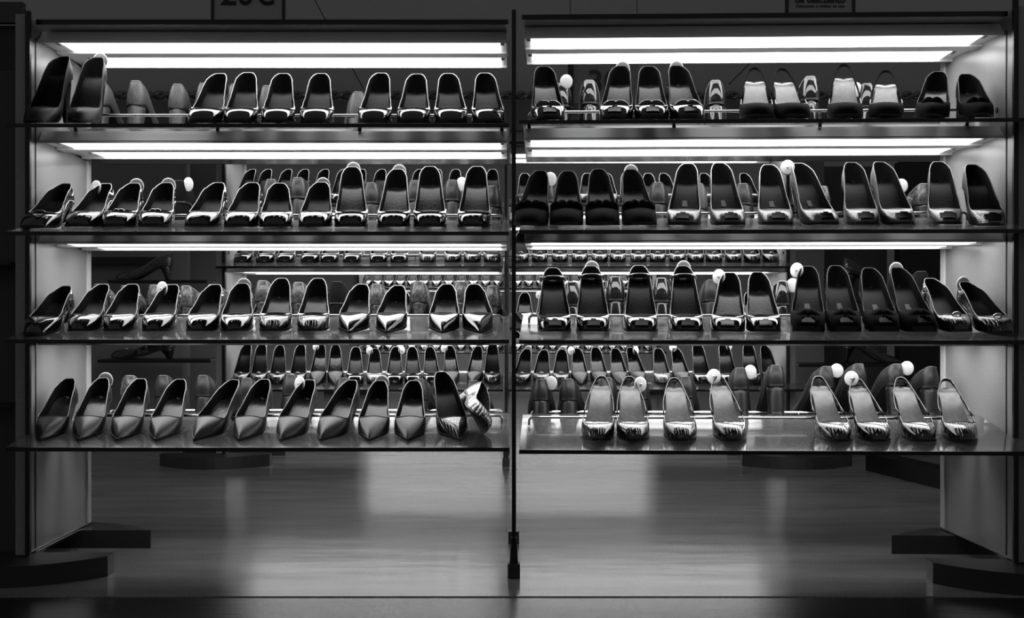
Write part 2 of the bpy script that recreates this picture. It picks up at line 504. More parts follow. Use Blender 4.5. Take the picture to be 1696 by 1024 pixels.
def bow_mesh(c, w, h, th, droop=0.0, ruff=0.0):
    mb = MB()
    for sg in (-1, 1):
        vs = []; nu, nv = 12, 9
        for j in range(nv):
            t = j/(nv-1)
            ww = t*w
            env = (0.28+0.72*math.sin(PI*min(1, 0.12+t*0.80))**0.8)
            for i in range(nu):
                an = 2*PI*i/nu
                rip = 1+ruff*math.sin(an*3+t*9)
                vs.append(Vector(c)+Vector((sg*ww, -math.sin(an)*th*env*rip - 0.25*h*0, math.cos(an)*h*env*rip*0.5 - droop*t*t)))
        fs = [(j*nu+i, j*nu+(i+1)%nu, (j+1)*nu+(i+1)%nu, (j+1)*nu+i) for j in range(nv-1) for i in range(nu)]
        fs += [tuple((nv-1)*nu+i for i in range(nu))]
        if sg < 0: fs = [f[::-1] for f in fs]
        mb.add(vs, fs)
    mb.ball(c, (h*0.28, th*1.25, h*0.30), 10, 8)
    return mb

def topline(shape, up=0.0, q_min=-1.0):
    return [shape.Tpt(q, sg)+Vector((0,0,up)) for (q, sg) in shape.ring() if q >= q_min]

SHOE_CACHE = {}
LOOK = {
 'patent':  dict(v=0.010, rough=0.07, coat=1.0),
 'patent_soft': dict(v=0.016, rough=0.16, coat=0.6),
 'suede':   dict(v=0.005, rough=0.95, coat=0.0, spec=0.15, bump=(900, 0.3)),
 'satin':   dict(v=0.015, rough=0.34, coat=0.0, spec=0.5, noise=(350, 0.35), bump=(500, 0.12)),
 'grey':    dict(v=0.065, rough=0.42, coat=0.0, noise=(250, 0.3)),
 'metal':   dict(v=0.20, rough=0.30, metal=0.9, coat=0.0, noise=(300, 0.25), bump=(160, 0.35)),
 'snake':   dict(v=0.06, rough=0.22, coat=0.4, noise=(160, 0.8), bump=(200, 0.5)),
 'dull':    dict(v=0.006, rough=0.45, coat=0.0, spec=0.3, noise=(300, 0.3)),
}
def look(k): return mat('upper '+k, **LOOK[k])
def lining_mat(k):
    return mat('dark lining', 0.004, 0.7, spec=0.12) if k in ('patent', 'suede', 'dull', 'satin', 'snake', 'patent_soft') else mat('grey lining', 0.010, 0.6, spec=0.15)
INS = {'dark': dict(v=0.0025, rough=0.40, spec=0.07, noise=(120, .7), bump=(140, .2)), 'mid': dict(v=0.010, rough=0.26, spec=0.18, noise=(120, .5), bump=(140, .2)),
       'pale': dict(v=0.15, rough=0.30, noise=(40, .35), bump=(180, .12)), 'print': dict(v=0.010, rough=0.22, spec=0.35, noise=(230, .9), bump=(90, .25))}

def shoe_meshes(style, H):
    """meshes of one kind of shoe: list of (part name, mesh, parent part or None)"""
    key = (style, round(H, 4))
    if key in SHOE_CACHE: return SHOE_CACHE[key]
    P = STYLES[style]
    sh = Shape(P.get('toe', 'round'), H, P.get('L', 0.205), P.get('vamp', 0.33), P.get('collar', 0.048), P.get('plat', 0.0), P.get('toebox', 0.024), P.get('seat', 0.62))
    lk = P.get('look', 'patent'); um = pleat_mat('pleated '+lk, LOOK[lk]['v'], LOOK[lk]['rough'], LOOK[lk].get('metal', 0)) if P.get('pleat') else look(lk)
    sole_m = mat('black sole', 0.010, 0.4); heel_m = look(P.get('heel_look', lk))
    peep = P.get('peep'); sling = P.get('sling')
    def keep(a, b, v):
        if peep and (sh.w((a[0]+b[0])/2)/0.0195)**2 + ((v+0.04-0.31)/0.27)**2 < 1 and a[0] < 0.2: return False
        if sling and max(a[0], b[0]) > sling: return False
        return True
    out = []
    out.append(('upper', grid_mesh(sh, keep).mesh('upper', um), None))
    out.append(('lining', grid_mesh(sh, keep, 0.06, 0.985, 0.0016, 6).mesh('lining', lining_mat(lk)), None))
    out.append(('sole', sole_mesh(sh, 0.0035 + P.get('plat', 0)).mesh('sole', sole_m, False), None))
    out.append(('insole', insole_mesh(sh, q0=0.0).mesh('insole', mat('insole '+P.get('ins', 'dark'), **INS[P.get('ins', 'dark')])), None))
    out.append(('heel', heel_mesh(sh, P.get('heel', 'kitten')).mesh('heel', heel_m), None))
    tv = P.get('trim', 0.10); trim_m = mat('piping %.3f' % tv, tv, 0.25 if tv > 0.05 else 0.6, coat=0.5 if tv > 0.05 else 0.0)  # piping paled per style to stand in for collar edges catching light
    if not sling:
        out.append(('lit_topline_piping', MB().tube(topline(sh), 0.0011, 6, True).mesh('lit_topline_piping', trim_m), None))
    else:
        # throat edge and the strap round the heel
        R = [(q, 1) for q in sh.stations() if q <= sling]
        front = [sh.Tpt(q, -1) for q, _ in R[::-1]] + [sh.Tpt(q, 1) for q, _ in R[1:]]
        out.append(('lit_topline_piping', MB().tube(front, 0.0012, 6).mesh('lit_topline_piping', trim_m), None))
        qa = R[-1][0]
        A = sh.Tpt(qa, -1)
        pts = []
        zt = sh.zs(1.0) + sh.collar + P.get('strap_up', 0.004)
        for i in range(25):
            t = i/24; an = PI*t
            x = -math.cos(an)
            fx = math.copysign(abs(x)**0.75, x)
            yy = A.y + (sh.L*1.0 - A.y)*math.sin(an)**0.62
            ww = lerp(abs(A.x), 0.0245, smooth(math.sin(an)))
            zz = lerp(A.z, zt, math.sin(an)**1.1)
            pts.append((fx*ww, yy, zz))
        out.append(('heel_strap', MB().tube(pts, 0.003, 8, False, (0.0014, 0.0038)).mesh('heel_strap', um), None))
    thr = sh.Tpt(0, 1)
    if P.get('bow'):
        w, h, th = P['bow']
        out.append(('bow', bow_mesh((0, thr.y-0.012, thr.z+0.001), w, h, th, 0.006, P.get('ruff', 0.0)).mesh('bow', um), None))
    if P.get('band'):
        # raised band following the vamp just in front of the throat
        b = grid_mesh(sh, lambda a, c, v: max(a[0], c[0]) < 0.34, P['band'][0], P['band'][1], -0.0022, 4)
        out.append(('vamp_band', b.mesh('vamp_band', look(P.get('band_look', lk))), None))
    if P.get('ring'):
        c = Vector((0, thr.y-0.012, thr.z-0.001)); r = 0.0095
        pts = [c+Vector((math.cos(2*PI*i/16)*r, -math.sin(2*PI*i/16)*r*0.6, math.sin(2*PI*i/16)*r*0.7)) for i in range(16)]
        out.append(('ring', MB().tube(pts, 0.0022, 8, True).mesh('ring', M_CHROME), None))
    if P.get('knot'):
        mb = MB()
        for sg in (-1, 1):
            c = Vector((sg*0.016, thr.y-0.016, thr.z-0.006))
            mb.ball(c, (0.021, 0.017, 0.0095), 14, 10, Matrix.Rotation(sg*0.55, 3, 'Y'))
        mb.ball((0, thr.y-0.024, thr.z-0.002), (0.006, 0.011, 0.008), 10, 8)
        out.append(('knot', mb.mesh('knot', um), None))
    if P.get('ankle'):
        # ankle strap standing above the heel, with a buckle at the outer side
        pts = []; zc = sh.zs(0.85)+sh.collar*0.30
        for i in range(28):
            an = 2*PI*i/28
            pts.append((math.cos(an)*0.030, sh.L*0.80+math.sin(an)*0.040, zc+0.012-0.010*math.sin(an)))
        o = MB().tube(pts, 0.003, 8, True, (0.0014, 0.0040)).mesh('ankle_strap', um)
        out.append(('ankle_strap', o, None))
        c = Vector((-0.031, sh.L*0.78, zc+0.012)); q = 0.0065
        pts = [c+Vector((0, -q, -q)), c+Vector((0, q, -q)), c+Vector((0, q, q)), c+Vector((0, -q, q))]
        out.append(('buckle', MB().tube(pts, 0.0013, 6, True).mesh('buckle', M_CHROME), 'ankle_strap'))
    if P.get('cross'):
        mb = MB()
        for (q0, q1) in ((0.10, 0.30), (0.30, 0.10)):
            pts = []
            for i in range(13):
                t = -1+2*i/12
                q = lerp(q0, q1, (t+1)/2)
                pts.append((t*sh.w(q)*1.0, q*sh.L, sh.zs(q)+0.004+0.026*(1-t*t)))
            mb.tube(pts, 0.003, 8, False, (0.0055, 0.0018))
        out.append(('cross_straps', mb.mesh('cross_straps', um), None))
    if P.get('sticker'):
        q = 0.52
        a = Vector((0.004, q*sh.L, sh.zs(q)+0.0046)); b = Vector((0.004, (q+.07)*sh.L, sh.zs(q+.07)+0.0046))
        out.append(('price_sticker', MB().add([a+Vector((-.011,0,0)), a+Vector((.009,.004,0)), b+Vector((.009,.004,0)), b+Vector((-.011,0,0))], [(0,1,2,3)]).mesh('price_sticker', mat('paper', 0.12, 0.6)), 'insole'))
    SHOE_CACHE[key] = (out, sh)
    return SHOE_CACHE[key]

STYLES = {
 # first shelf, left
 'dull_high':   dict(look='dull', toe='almond', heel='stiletto', trim=0.02, name='pump', desc='matte black high-heeled pump'),
 'bow_court':   dict(look='patent', toe='round', vamp=0.30, band=(0.72, 1.0), trim=0.5, heel='kitten', name='pump', desc='glossy round-toe pump with banded vamp'),
 # first shelf, right
 'cross_peep':  dict(look='patent', toe='round', sling=0.36, vamp=0.30, peep=0.10, ins='mid', cross=True, heel='block', trim=0.05, name='sandal', desc='open-toe glossy sandal with crossed straps'),
 'cross_full':  dict(look='patent', toe='round', vamp=0.30, peep=0.10, ins='mid', bow=(0.030, 0.017, 0.006), heel='block', trim=0.05, name='pump', desc='peep-toe glossy pump with looped vamp'),
 'suede_sling': dict(look='suede', toe='round', sling=0.44, vamp=0.30, collar=0.032, seat=0.70, ins='pale', heel='kitten', trim=0.3, name='slingback', desc='black suede slingback with bright footbed'),
 'ribbon':      dict(look='suede', toe='almond', vamp=0.34, ins='mid', bow=(0.024, 0.020, 0.008), trim=0.05, heel='block', name='pump', desc='black suede pump with ribbon bow'),
 # second shelf
 'ballet':      dict(collar=0.043, look='patent', toe='round', vamp=0.31, trim=0.35, heel='kitten', name='pump', desc='low glossy black round-toe pump'),
 'ballet_bow':  dict(collar=0.043, look='patent', toe='round', vamp=0.31, band=(0.80, 1.0), trim=0.35, bow=(0.018, 0.010, 0.004), heel='kitten', name='pump', desc='low glossy black pump with small bow'),
 'court_sq':    dict(look='patent', toe='round', vamp=0.28, band=(0.68, 1.0), ins='mid', trim=0.30, heel='stiletto', name='pump', desc='tall glossy black pump with banded throat'),
 'suede_bow':   dict(look='suede', toe='round', vamp=0.40, bow=(0.038, 0.026, 0.009), ruff=0.18, trim=0.012, heel='block', collar=0.055, name='pump', desc='black suede pump with wide ruffled bow'),
 'metal_peep':  dict(look='metal', toe='round', vamp=0.28, peep=0.12, trim=0.4, heel='stiletto', ins='dark', sticker=True, heel_look='snake', name='pump', desc='metallic grey peep-toe pump'),
 'tie_peep':    dict(look='metal', toe='almond', vamp=0.30, peep=0.12, trim=0.10, heel='stiletto', heel_look='patent', ins='dark', name='pump', desc='dark peep-toe pump with metallic vamp'),
 # third shelf
 'patent_pt':   dict(collar=0.043, look='patent', toe='almond', vamp=0.32, trim=0.25, heel='kitten', ins='dark', name='pump', desc='glossy black almond-toe pump'),
 'patent_pleat':dict(look='patent', toe='almond', vamp=0.32, trim=0.30, heel='kitten', ins='mid', pleat=True, band=(0.86, 1.0), name='pump', desc='glossy black pump with pleated toe'),
 'patent_tip':  dict(collar=0.043, look='patent', toe='point', vamp=0.36, trim=0.45, heel='kitten', ins='mid', toebox=0.020, name='pump', desc='glossy pointed pump with pale painted edge glint'),
 'ankle_peep':  dict(look='patent', toe='round', vamp=0.28, peep=0.13, trim=0.15, heel='stiletto', ins='dark', ankle=True, name='pump', desc='glossy peep-toe pump with buckled ankle strap'),
 'peep_plain':  dict(look='patent', toe='round', vamp=0.28, peep=0.13, trim=0.20, heel='stiletto', ins='mid', name='pump', desc='glossy black peep-toe pump'),
 'knot_peep':   dict(look='suede', toe='round', vamp=0.30, peep=0.13, trim=0.03, heel='stiletto', ins='dark', knot=True, plat=0.006, sticker=True, name='pump', desc='matte black peep-toe platform with twisted knot vamp'),
 'ring_flat':   dict(collar=0.043, look='patent', toe='almond', vamp=0.30, trim=0.20, heel='kitten', ring=True, ins='dark', name='pump', desc='low black pleated pump with metal ring', pleat=True),
 # bottom shelf
 'satin_pt':    dict(look='satin', toe='point', vamp=0.38, trim=0.16, heel='stiletto', ins='print', toebox=0.013, name='pump', desc='satin dark grey pointed pump'),
 'dark_pt':     dict(look='patent_soft', toe='point', vamp=0.36, trim=0.06, heel='stiletto', ins='dark', toebox=0.014, pleat=True, name='pump', desc='tall black pointed pump with gathered toe'),
 'metal_low':   dict(look='metal', toe='almond', vamp=0.34, trim=0.2, heel='block', ins='mid', pleat=True, name='pump', desc='metallic pump lying on its side'),
 'sling_pleat': dict(look='patent', toe='almond', sling=0.42, vamp=0.30, collar=0.024, seat=0.73, strap_up=0.0, ins='pale', heel='stiletto', pleat=True, trim=0.25, name='slingback', desc='glossy slingback with pleated toe and bright footbed'),
 # backs
 'back_grey':   dict(look='grey', toe='round', heel='block', trim=0.12, collar=0.055, name='pump', desc='grey pump with its back to the street'),
 'back_satin':  dict(look='satin', toe='almond', heel='block', trim=0.10, collar=0.045, name='pump', desc='dark satin block-heeled pump with its back to the street'),
 'back_patent': dict(look='patent', toe='almond', heel='block', trim=0.35, collar=0.052, name='pump', desc='glossy black pump with its back to the street'),
 'back_snake':  dict(look='snake', toe='almond', heel='kitten', trim=0.25, collar=0.045, name='pump', desc='mottled pump with its back to the street'),
 'back_suede':  dict(look='suede', toe='round', heel='block', trim=0.02, collar=0.050, name='shoe', desc='black suede high-cut shoe with its back to the street'),
}
TAG_ME = {}; RIM_ME = []
def tag_mesh(dim):
    if dim not in TAG_ME:
        mb = MB(); n = 20; prof = [(0.0, 0.0035), (0.008, 0.0038), (0.0140, 0.0020), (0.0165, 0.0012), (0.0165, -0.0012), (0.0140, -0.002), (0.0, -0.0025)]
        vs = [Vector((math.cos(2*PI*k/n)*r, z, math.sin(2*PI*k/n)*r)) for (r, z) in prof for k in range(n)]
        fs = [(j*n+k, j*n+(k+1)%n, (j+1)*n+(k+1)%n, (j+1)*n+k) for j in range(len(prof)-1) for k in range(n)]
        TAG_ME[dim] = mb.add(vs, fs).mesh('security_tag', mat('shade-grey tag plastic', 0.10, 0.4) if dim else M_TAG)  # ring tags: white plastic painted grey as if seen against the light
    if dim and not RIM_ME:
        RIM_ME.append(MB().tube([(math.cos(2*PI*k/24)*0.0168, 0, math.sin(2*PI*k/24)*0.0168) for k in range(24)], 0.0011, 6, True).mesh('tag_backlit_rim', M_TAG))  # white rim stands in for the backlit edge of the tag
    return TAG_ME[dim]

ALL_SHOES = []
def place_shoe(style, H, M, tagpos=None, name=None):
    parts, sh = shoe_meshes(style, H)
    root = empty(STYLES[style]['name'], M)
    made = {}
    for (nm, me, par) in parts:
        made[nm] = link(nm, me, made[par] if par else root)
    if tagpos:
        t = link('security_tag', tag_mesh(tagpos == 'ring'), root)
        if tagpos == 'ring': link('tag_backlit_rim', RIM_ME[0], t)
        zt = sh.zs(1)+sh.collar; yb = sh.L
        if tagpos == 'ring':   loc, rot = (0.003, yb+0.006, zt-0.008), (-0.12, 0, 0.1)
        elif tagpos == 'left': loc, rot = (-0.026, yb-0.004, zt-0.010), (-0.2, 0, -0.45)
        elif tagpos == 'right':loc, rot = (0.027, yb-0.006, zt-0.014), (-0.2, 0, 0.45)
        elif tagpos == 'top':  loc, rot = (-0.010, yb+0.003, zt+0.001), (-0.3, 0, -0.3)
        t.location = loc; t.rotation_euler = rot
        link('tag_pin', MB().tube([(0, 0.003, 0), (0, -0.006, 0)], 0.0022, 8).mesh('tag_pin', M_CHROME), t)
    return root

def local_u(x_px, yl, case):
    """unit-local x of the point seen in photo column x_px at local depth yl"""
    M, s = case, 0.0
    X0, Y0 = M.translation.x, M.translation.y
    c, s = M[0][0], M[1][0]        # rotation: X = X0 + c u - s y ; Y = Y0 + s u + c y
    k = (x_px-CX)/F_PX
    return (k*(-CAM_Y+Y0+c*yl) - X0 + s*yl)/(c - k*s)

def relax(us, gap, lo, hi):
    """move neighbours apart until nothing touches"""
    us = list(us)
    for it in range(400):
        for i in range(len(us)-1):
            g = gap if not isinstance(gap, list) else (gap[i]+gap[i+1])/2
            d = us[i+1]-us[i]
            if d < g:
                us[i] -= (g-d)/2; us[i+1] += (g-d)/2
        us = [min(hi, max(lo, u)) for u in us]
    return us
def front_row(case, row, entries, sx, lo, hi, ytoes, Lp=0.205, toe_over=0.0):
    """entries: (toe column, heel column); returns a matrix for each shoe"""
    ut = relax([local_u(e[0], y, case) for e, y in zip(entries, ytoes)], 0.0875*sx, lo-toe_over, hi+toe_over)
    uh = relax([local_u(e[1], y+Lp, case) for e, y in zip(entries, ytoes)], 0.066*sx, lo, hi)
    out = []
    for t, h, y in zip(ut, uh, ytoes):
        a = -math.asin(max(-0.9, min(0.9, (h-t)/Lp)))
        out.append(case @ Matrix.Translation((t, y, SHELF_Z[row]+ST*y+0.0008)) @ Matrix.Rotation(TILT, 4, 'X') @ Matrix.Rotation(a, 4, 'Z') @ Matrix.Diagonal((sx, 1, 1, 1)))
    return out
def back_row(case, row, cols_, yaws, sx, lo, hi, yheel=0.375, Lp=0.205):
    uh = relax([local_u(c, yheel, case) for c in cols_], 0.070*sx, lo, hi)
    ut = relax([u-math.sin(y)*Lp for u, y in zip(uh, yaws)], 0.0875*sx, lo, hi)
    out = []
    for t, h in zip(ut, uh):
        a = math.asin(max(-.9, min(.9, (h-t)/Lp)))
        yt = yheel+Lp
        out.append(case @ Matrix.Translation((t, yt, SHELF_Z[row]+ST*(DEPTH-yt)+0.0008)) @ Matrix.Rotation(-TILT, 4, 'X') @ Matrix.Rotation(PI+a, 4, 'Z') @ Matrix.Diagonal((sx, 1, 1, 1)))
    return out

ORD = ['first', 'second', 'third', 'fourth', 'fifth', 'sixth', 'seventh', 'eighth', 'ninth', 'tenth', 'eleventh', 'twelfth', 'thirteenth', 'fourteenth', 'fifteenth', 'sixteenth', 'seventeenth', 'eighteenth']
SHN = {3: 'top', 2: 'second', 1: 'third', 0: 'bottom'}
LIM = 0.985
# (toe column, heel-top column, style, height, security tag)
FRONT = {
 ('L', 3): [(40,92,'dull_high',.145,None),(98,140,'dull_high',.145,'ring'),(338,368,'bow_court',.11,None),(391,414,'bow_court',.112,None),(452,472,'bow_court',.11,None),(521,534,'bow_court',.11,None),(616,633,'bow_court',.111,None),(682,692,'bow_court',.109,None),(752,743,'bow_court',.11,None),(808,803,'bow_court',.111,None)],
 ('R', 3): [(911,900,'cross_full',.117,None),(1019,1034,'cross_full',.117,'ring'),(1082,1076,'cross_full',.116,None),(1143,1109,'cross_full',.117,'ring'),(1258,1255,'suede_sling',.106,None),(1318,1285,'suede_sling',.104,None),(1401,1394,'suede_sling',.112,None),(1468,1463,'suede_sling',.098,None),(1540,1548,'ribbon',.10,None),(1627,1600,'ribbon',.095,None)],
 ('L', 2): [(36,109,'ballet_bow',.086,None),(107,180,'ballet',.084,'left'),(172,226,'ballet_bow',.085,'ring'),(239,279,'ballet_bow',.086,'ring'),(325,365,'ballet',.086,None),(393,421,'ballet',.086,None),(461,465,'ballet',.085,None),(518,534,'ballet',.087,'ring'),(574,585,'court_sq',.121,'ring'),(651,660,'court_sq',.116,'ring'),(710,713,'court_sq',.122,None),(783,791,'court_sq',.122,None)],
 ('R', 2): [(884,887,'suede_bow',.108,None),(940,930,'suede_bow',.107,None),(1002,990,'suede_bow',.111,None),(1061,1043,'suede_bow',.110,'ring'),(1120,1138,'metal_peep',.122,None),(1212,1189,'metal_peep',.123,None),(1290,1270,'metal_peep',.119,None),(1374,1318,'metal_peep',.122,'left'),(1438,1406,'tie_peep',.123,None),(1499,1451,'tie_peep',.124,None),(1576,1558,'tie_peep',.124,None),(1645,1594,'tie_peep',.119,None)],
 ('L', 1): [(46,112,'patent_pt',.080,None),(112,175,'patent_pt',.079,None),(182,223,'patent_pt',.079,None),(239,289,'patent_pt',.078,'left'),(328,360,'patent_pt',.078,None),(388,403,'patent_pt',.081,'ring'),(446,469,'patent_pleat',.092,None),(514,529,'patent_pleat',.092,None),(578,601,'patent_tip',.079,None),(640,661,'patent_tip',.076,None),(734,743,'patent_tip',.079,None),(794,783,'patent_tip',.079,None)],
 ('R', 1): [(921,915,'ankle_peep',.114,None),(982,978,'ankle_peep',.118,'ring'),(1063,1057,'ankle_peep',.119,None),(1147,1129,'ankle_peep',.118,'ring'),(1205,1210,'peep_plain',.103,'left'),(1262,1249,'peep_plain',.104,None),(1345,1337,'knot_peep',.117,'left'),(1412,1378,'knot_peep',.118,None),(1468,1437,'knot_peep',.113,None),(1528,1478,'knot_peep',.114,'ring'),(1600,1535,'ring_flat',.090,None),(1658,1592,'ring_flat',.085,'ring')],
 ('L', 0): [(67,119,'satin_pt',.092,None),(150,175,'satin_pt',.093,'ring'),(209,237,'satin_pt',.091,None),(240,302,'satin_pt',.090,None),(305,393,'satin_pt',.090,None),(396,441,'satin_pt',.090,None),(465,516,'satin_pt',.089,'left'),(531,586,'satin_pt',.089,None),(622,631,'satin_pt',.087,'ring'),(664,688,'satin_pt',.087,None),(762,729,'dark_pt',.108,None)],
 ('R', 0): [(992,999,'sling_pleat',.096,None),(1047,1038,'sling_pleat',.095,'right'),(1132,1115,'sling_pleat',.092,None),(1219,1188,'sling_pleat',.096,'top'),(1402,1352,'sling_pleat',.096,None),(1453,1415,'sling_pleat',.092,'top'),(1541,1488,'sling_pleat',.094,None),(1597,1563,'sling_pleat',.092,None)],
}
for (sd, row), lst in FRONT.items():
    case = M_L if sd == 'L' else M_R
    yts = [0.052 if row == 0 else 0.07]*len(lst)
    if row and sd == 'L': yts[0] = 0.03
    if row in (1, 2) and sd == 'R': yts[-1] = 0.03 if row == 2 else 0.05
    lo, hi = (-0.980, -0.05) if sd == 'L' else (0.05, 0.968)
    ms = front_row(case, row, lst, 0.90, lo, hi, yts, toe_over=0.008 if sd == 'L' else 0.03)
    for i, ((tx, hx, st, H, tg), m) in enumerate(zip(lst, ms)):
        o = place_shoe(st, H, m, tg)
        tag(o, '%s, %s from left, %s shelf, %s foreground case' % (STYLES[st]['desc'], ORD[i], SHN[row], 'left' if sd == 'L' else 'right'), 'shoe',
            'shoes on the %s front shelf of the %s case' % (SHN[row], 'left' if sd == 'L' else 'right'))
# the pump that has fallen over at the end of the bottom shelf
st = 'metal_low'
FALL = (800, 0.06, 20, 60)          # toe column, toe depth, turn, roll
def fallen(fx, fy, turn, roll):
    R3 = Matrix.Rotation(math.radians(turn), 4, 'Z') @ Matrix.Rotation(math.radians(roll), 4, 'Y') @ Matrix.Diagonal((0.9, 1, 1, 1))
    parts, sh = shoe_meshes(st, 0.085)
    Tm = Matrix.Rotation(TILT, 4, 'X')
    base = Matrix.Translation((local_u(fx, fy, M_L), fy, SHELF_Z[0]+ST*fy)) @ Tm @ R3
    lift = 0.0
    for nm, me, _ in parts:                      # rest it on the glass and on the wire rail
        for v in me.vertices:
            p = base @ v.co
            lift = max(lift, SHELF_Z[0]+ST*p.y-p.z)
            if abs(p.y-0.205) < 0.006: lift = max(lift, SHELF_Z[0]+ST*0.205+0.0215-p.z)
    return M_L @ Matrix.Translation((0, 0, lift+0.0008)) @ base
Mx = fallen(*FALL)
o = place_shoe(st, 0.085, Mx)
tag(o, 'metallic pump fallen on its side beside the centre post, bottom front shelf, left case', 'shoe', 'shoes on the bottom front shelf of the left case')

# shoes standing on the far slope of the foreground cases, their backs to the street: (column of the heel, style, height, tag, yaw degrees)
BACK = {
 ('L', 3): [(152,'back_grey',.120,None,4),(219,'back_grey',.120,None,-3),(290,'back_grey',.112,None,-3),(334,'back_grey',.114,None,3),(386,'back_grey',.112,None,0),(440,'back_grey',.108,None,10),(592,'back_grey',.094,None,10)],
 ('R', 3): [(938,'back_patent',.105,'top',0),(970,'back_patent',.112,None,0),(1187,'back_patent',.110,None,-4),(1346,'back_patent',.118,None,0),(1440,'back_patent',.100,'right',0)],
 ('L', 2): [(292,'back_suede',.105,'left',-10),(356,'back_grey',.10,None,8),(448,'back_satin',.108,None,0),(488,'back_satin',.112,None,0),(612,'back_satin',.10,None,-6),(686,'back_satin',.105,None,0),(748,'back_satin',.106,'left',0),(822,'back_satin',.092,None,-6)],
 ('R', 2): [(905,'back_satin',.10,'top',0),(1090,'back_satin',.095,None,-8),(1158,'back_grey',.092,None,0),(1232,'back_satin',.092,None,-6),(1366,'back_snake',.085,None,6),(1480,'back_suede',.095,'left',0),(1535,'back_snake',.09,None,8)],
 ('L', 1): [(140,'back_snake',.082,None,12),(192,'back_snake',.078,None,8),(250,'back_snake',.08,None,8),(304,'back_snake',.078,None,0),(346,'back_snake',.082,None,6),(432,'back_snake',.09,None,0),(492,'back_snake',.086,None,0),(556,'back_suede',.088,None,0),(622,'back_snake',.082,None,0),(692,'back_snake',.088,None,0),(762,'back_snake',.088,None,0),(826,'back_snake',.078,None,0)],
 ('R', 1): [(948,'back_patent',.086,'left',0),(1020,'back_patent',.098,None,0),(1096,'back_patent',.095,None,-4),(1180,'back_satin',.09,'left',0),(1300,'back_patent',.088,'left',8),(1392,'back_suede',.12,None,-8),(1530,'back_suede',.11,None,-8)],
 ('L', 0): [(211,'back_snake',.088,None,12),(267,'back_satin',.088,None,8),(333,'back_satin',.088,None,3),(405,'back_satin',.082,None,-6),(480,'back_satin',.09,None,8),(568,'back_satin',.082,None,6),(692,'back_satin',.08,None,-8),(783,'back_satin',.076,None,-6)],
 ('R', 0): [(872,'back_satin',.082,'left',-2),(935,'back_satin',.082,None,4),(1006,'back_satin',.085,None,6),(1060,'back_satin',.085,None,0),(1136,'back_satin',.088,None,-6),(1228,'back_satin',.108,'left',-4),(1288,'back_satin',.115,None,-8),(1374,'back_satin',.112,'left',8),(1428,'back_satin',.118,None,10),(1492,'back_satin',.118,'left',14),(1550,'back_satin',.112,None,14)],
}
for (sd, row), lst in BACK.items():
    case = M_L if sd == 'L' else M_R
    lo, hi = (-0.965, -0.05) if sd == 'L' else (0.05, 0.945)
    ms = back_row(case, row, [e[0] for e in lst], [math.radians(e[4]) for e in lst], 0.88, lo, hi)
    for i, ((hx, st, H, tg, yw), m) in enumerate(zip(lst, ms)):
        o = place_shoe(st, H, m, tg)
        kin = [j for j, e in enumerate(lst) if e[1] == st]
        tag(o, '%s, %s%s shelf, %s case' % (STYLES[st]['desc'].replace(' with its back to the street', ' facing away'), (ORD[kin.index(i)] + ' of its kind from left, ') if len(kin) > 1 else 'only one on ', SHN[row], 'left' if sd == 'L' else 'right'), 'shoe',
            'shoes facing away on the foreground cases')

# shoes in the case across the aisle: columns per shelf
def cols(a, b, n): return [a+(b-a)*i/(n-1) for i in range(n)]
FAR = {
 ('L', 3): [(x, 'patent_pt', .115, None) for x in (402,430,462,494,526,560,592,624,656,690,722,754,788,820)],
 ('R', 3): [(x, 'metal_peep', .10, None) for x in (872,905,940,975,1010,1045,1080,1112,1145,1180,1215,1250,1285)],
 ('L', 2): [(x, 'court_sq' if i < 8 else 'patent_pleat', .10, None) for i, x in enumerate((397,436,468,510,542,580,625,660,707,750,783,815))],
 ('R', 2): [(x, 'ring_flat', .10, None) for x in (864,896,934,966,1003,1033,1070,1102,1133,1163,1193,1222,1256,1290)],
 ('L', 1): [(x, 'patent_tip', .09, None) for x in (392,424,458,492,526,560,596,630,664,698,734,768,804)],
 ('R', 1): [(x, 'patent_tip', .09, 'left' if i in (1, 3) else None) for i, x in enumerate((868,902,938,974,1010,1044,1080,1116,1150,1186,1220,1256,1290))],
 ('L', 0): [(378,'ring_flat',.118,None),(412,'ring_flat',.118,'ring'),(450,'ring_flat',.112,None),(487,'ring_flat',.115,'ring'),(518,'satin_pt',.115,'left'),(545,'satin_pt',.115,None),(580,'court_sq',.106,None),(612,'metal_low',.10,'left'),(645,'court_sq',.106,'right'),(678,'court_sq',.106,None),(706,'court_sq',.106,None),(740,'satin_pt',.11,'left'),(788,'satin_pt',.108,None),(828,'ring_flat',.12,None)],
 ('R', 0): [(872,'ring_flat',.098,'ring'),(905,'ring_flat',.094,None),(935,'ring_flat',.096,'ring'),(961,'satin_pt',.10,'left'),(989,'satin_pt',.104,'ring'),(1023,'satin_pt',.10,None),(1053,'satin_pt',.104,'right'),(1102,'metal_low',.10,None),(1132,'satin_pt',.10,'top'),(1168,'peep_plain',.122,None),(1212,'peep_plain',.122,'right'),(1254,'peep_plain',.122,None),(1288,'dark_pt',.11,None)],
}
for (sd, row), lst in FAR.items():
    case = M_FL if sd == 'L' else M_FR
    lo, hi = (-0.965, -0.05) if sd == 'L' else (0.05, 0.965)
    sx = min(0.84, (hi-lo)/(len(lst)-1)/0.0877)
    ms = front_row(case, row, [(e[0], lerp(CX, e[0], 0.955) + random.uniform(-3, 3)) for e in lst], sx, lo, hi, [0.07]*len(lst))
    for i, ((tx, st, H, tg), m) in enumerate(zip(lst, ms)):
        o = place_shoe(st, H, m, tg)
        tag(o, 'small distant %s, %s from left, %s shelf, %s case across aisle' % (STYLES[st]['name'], ORD[i], SHN[row], 'left' if sd == 'L' else 'right'), 'shoe',
            'shoes in the case across the aisle')

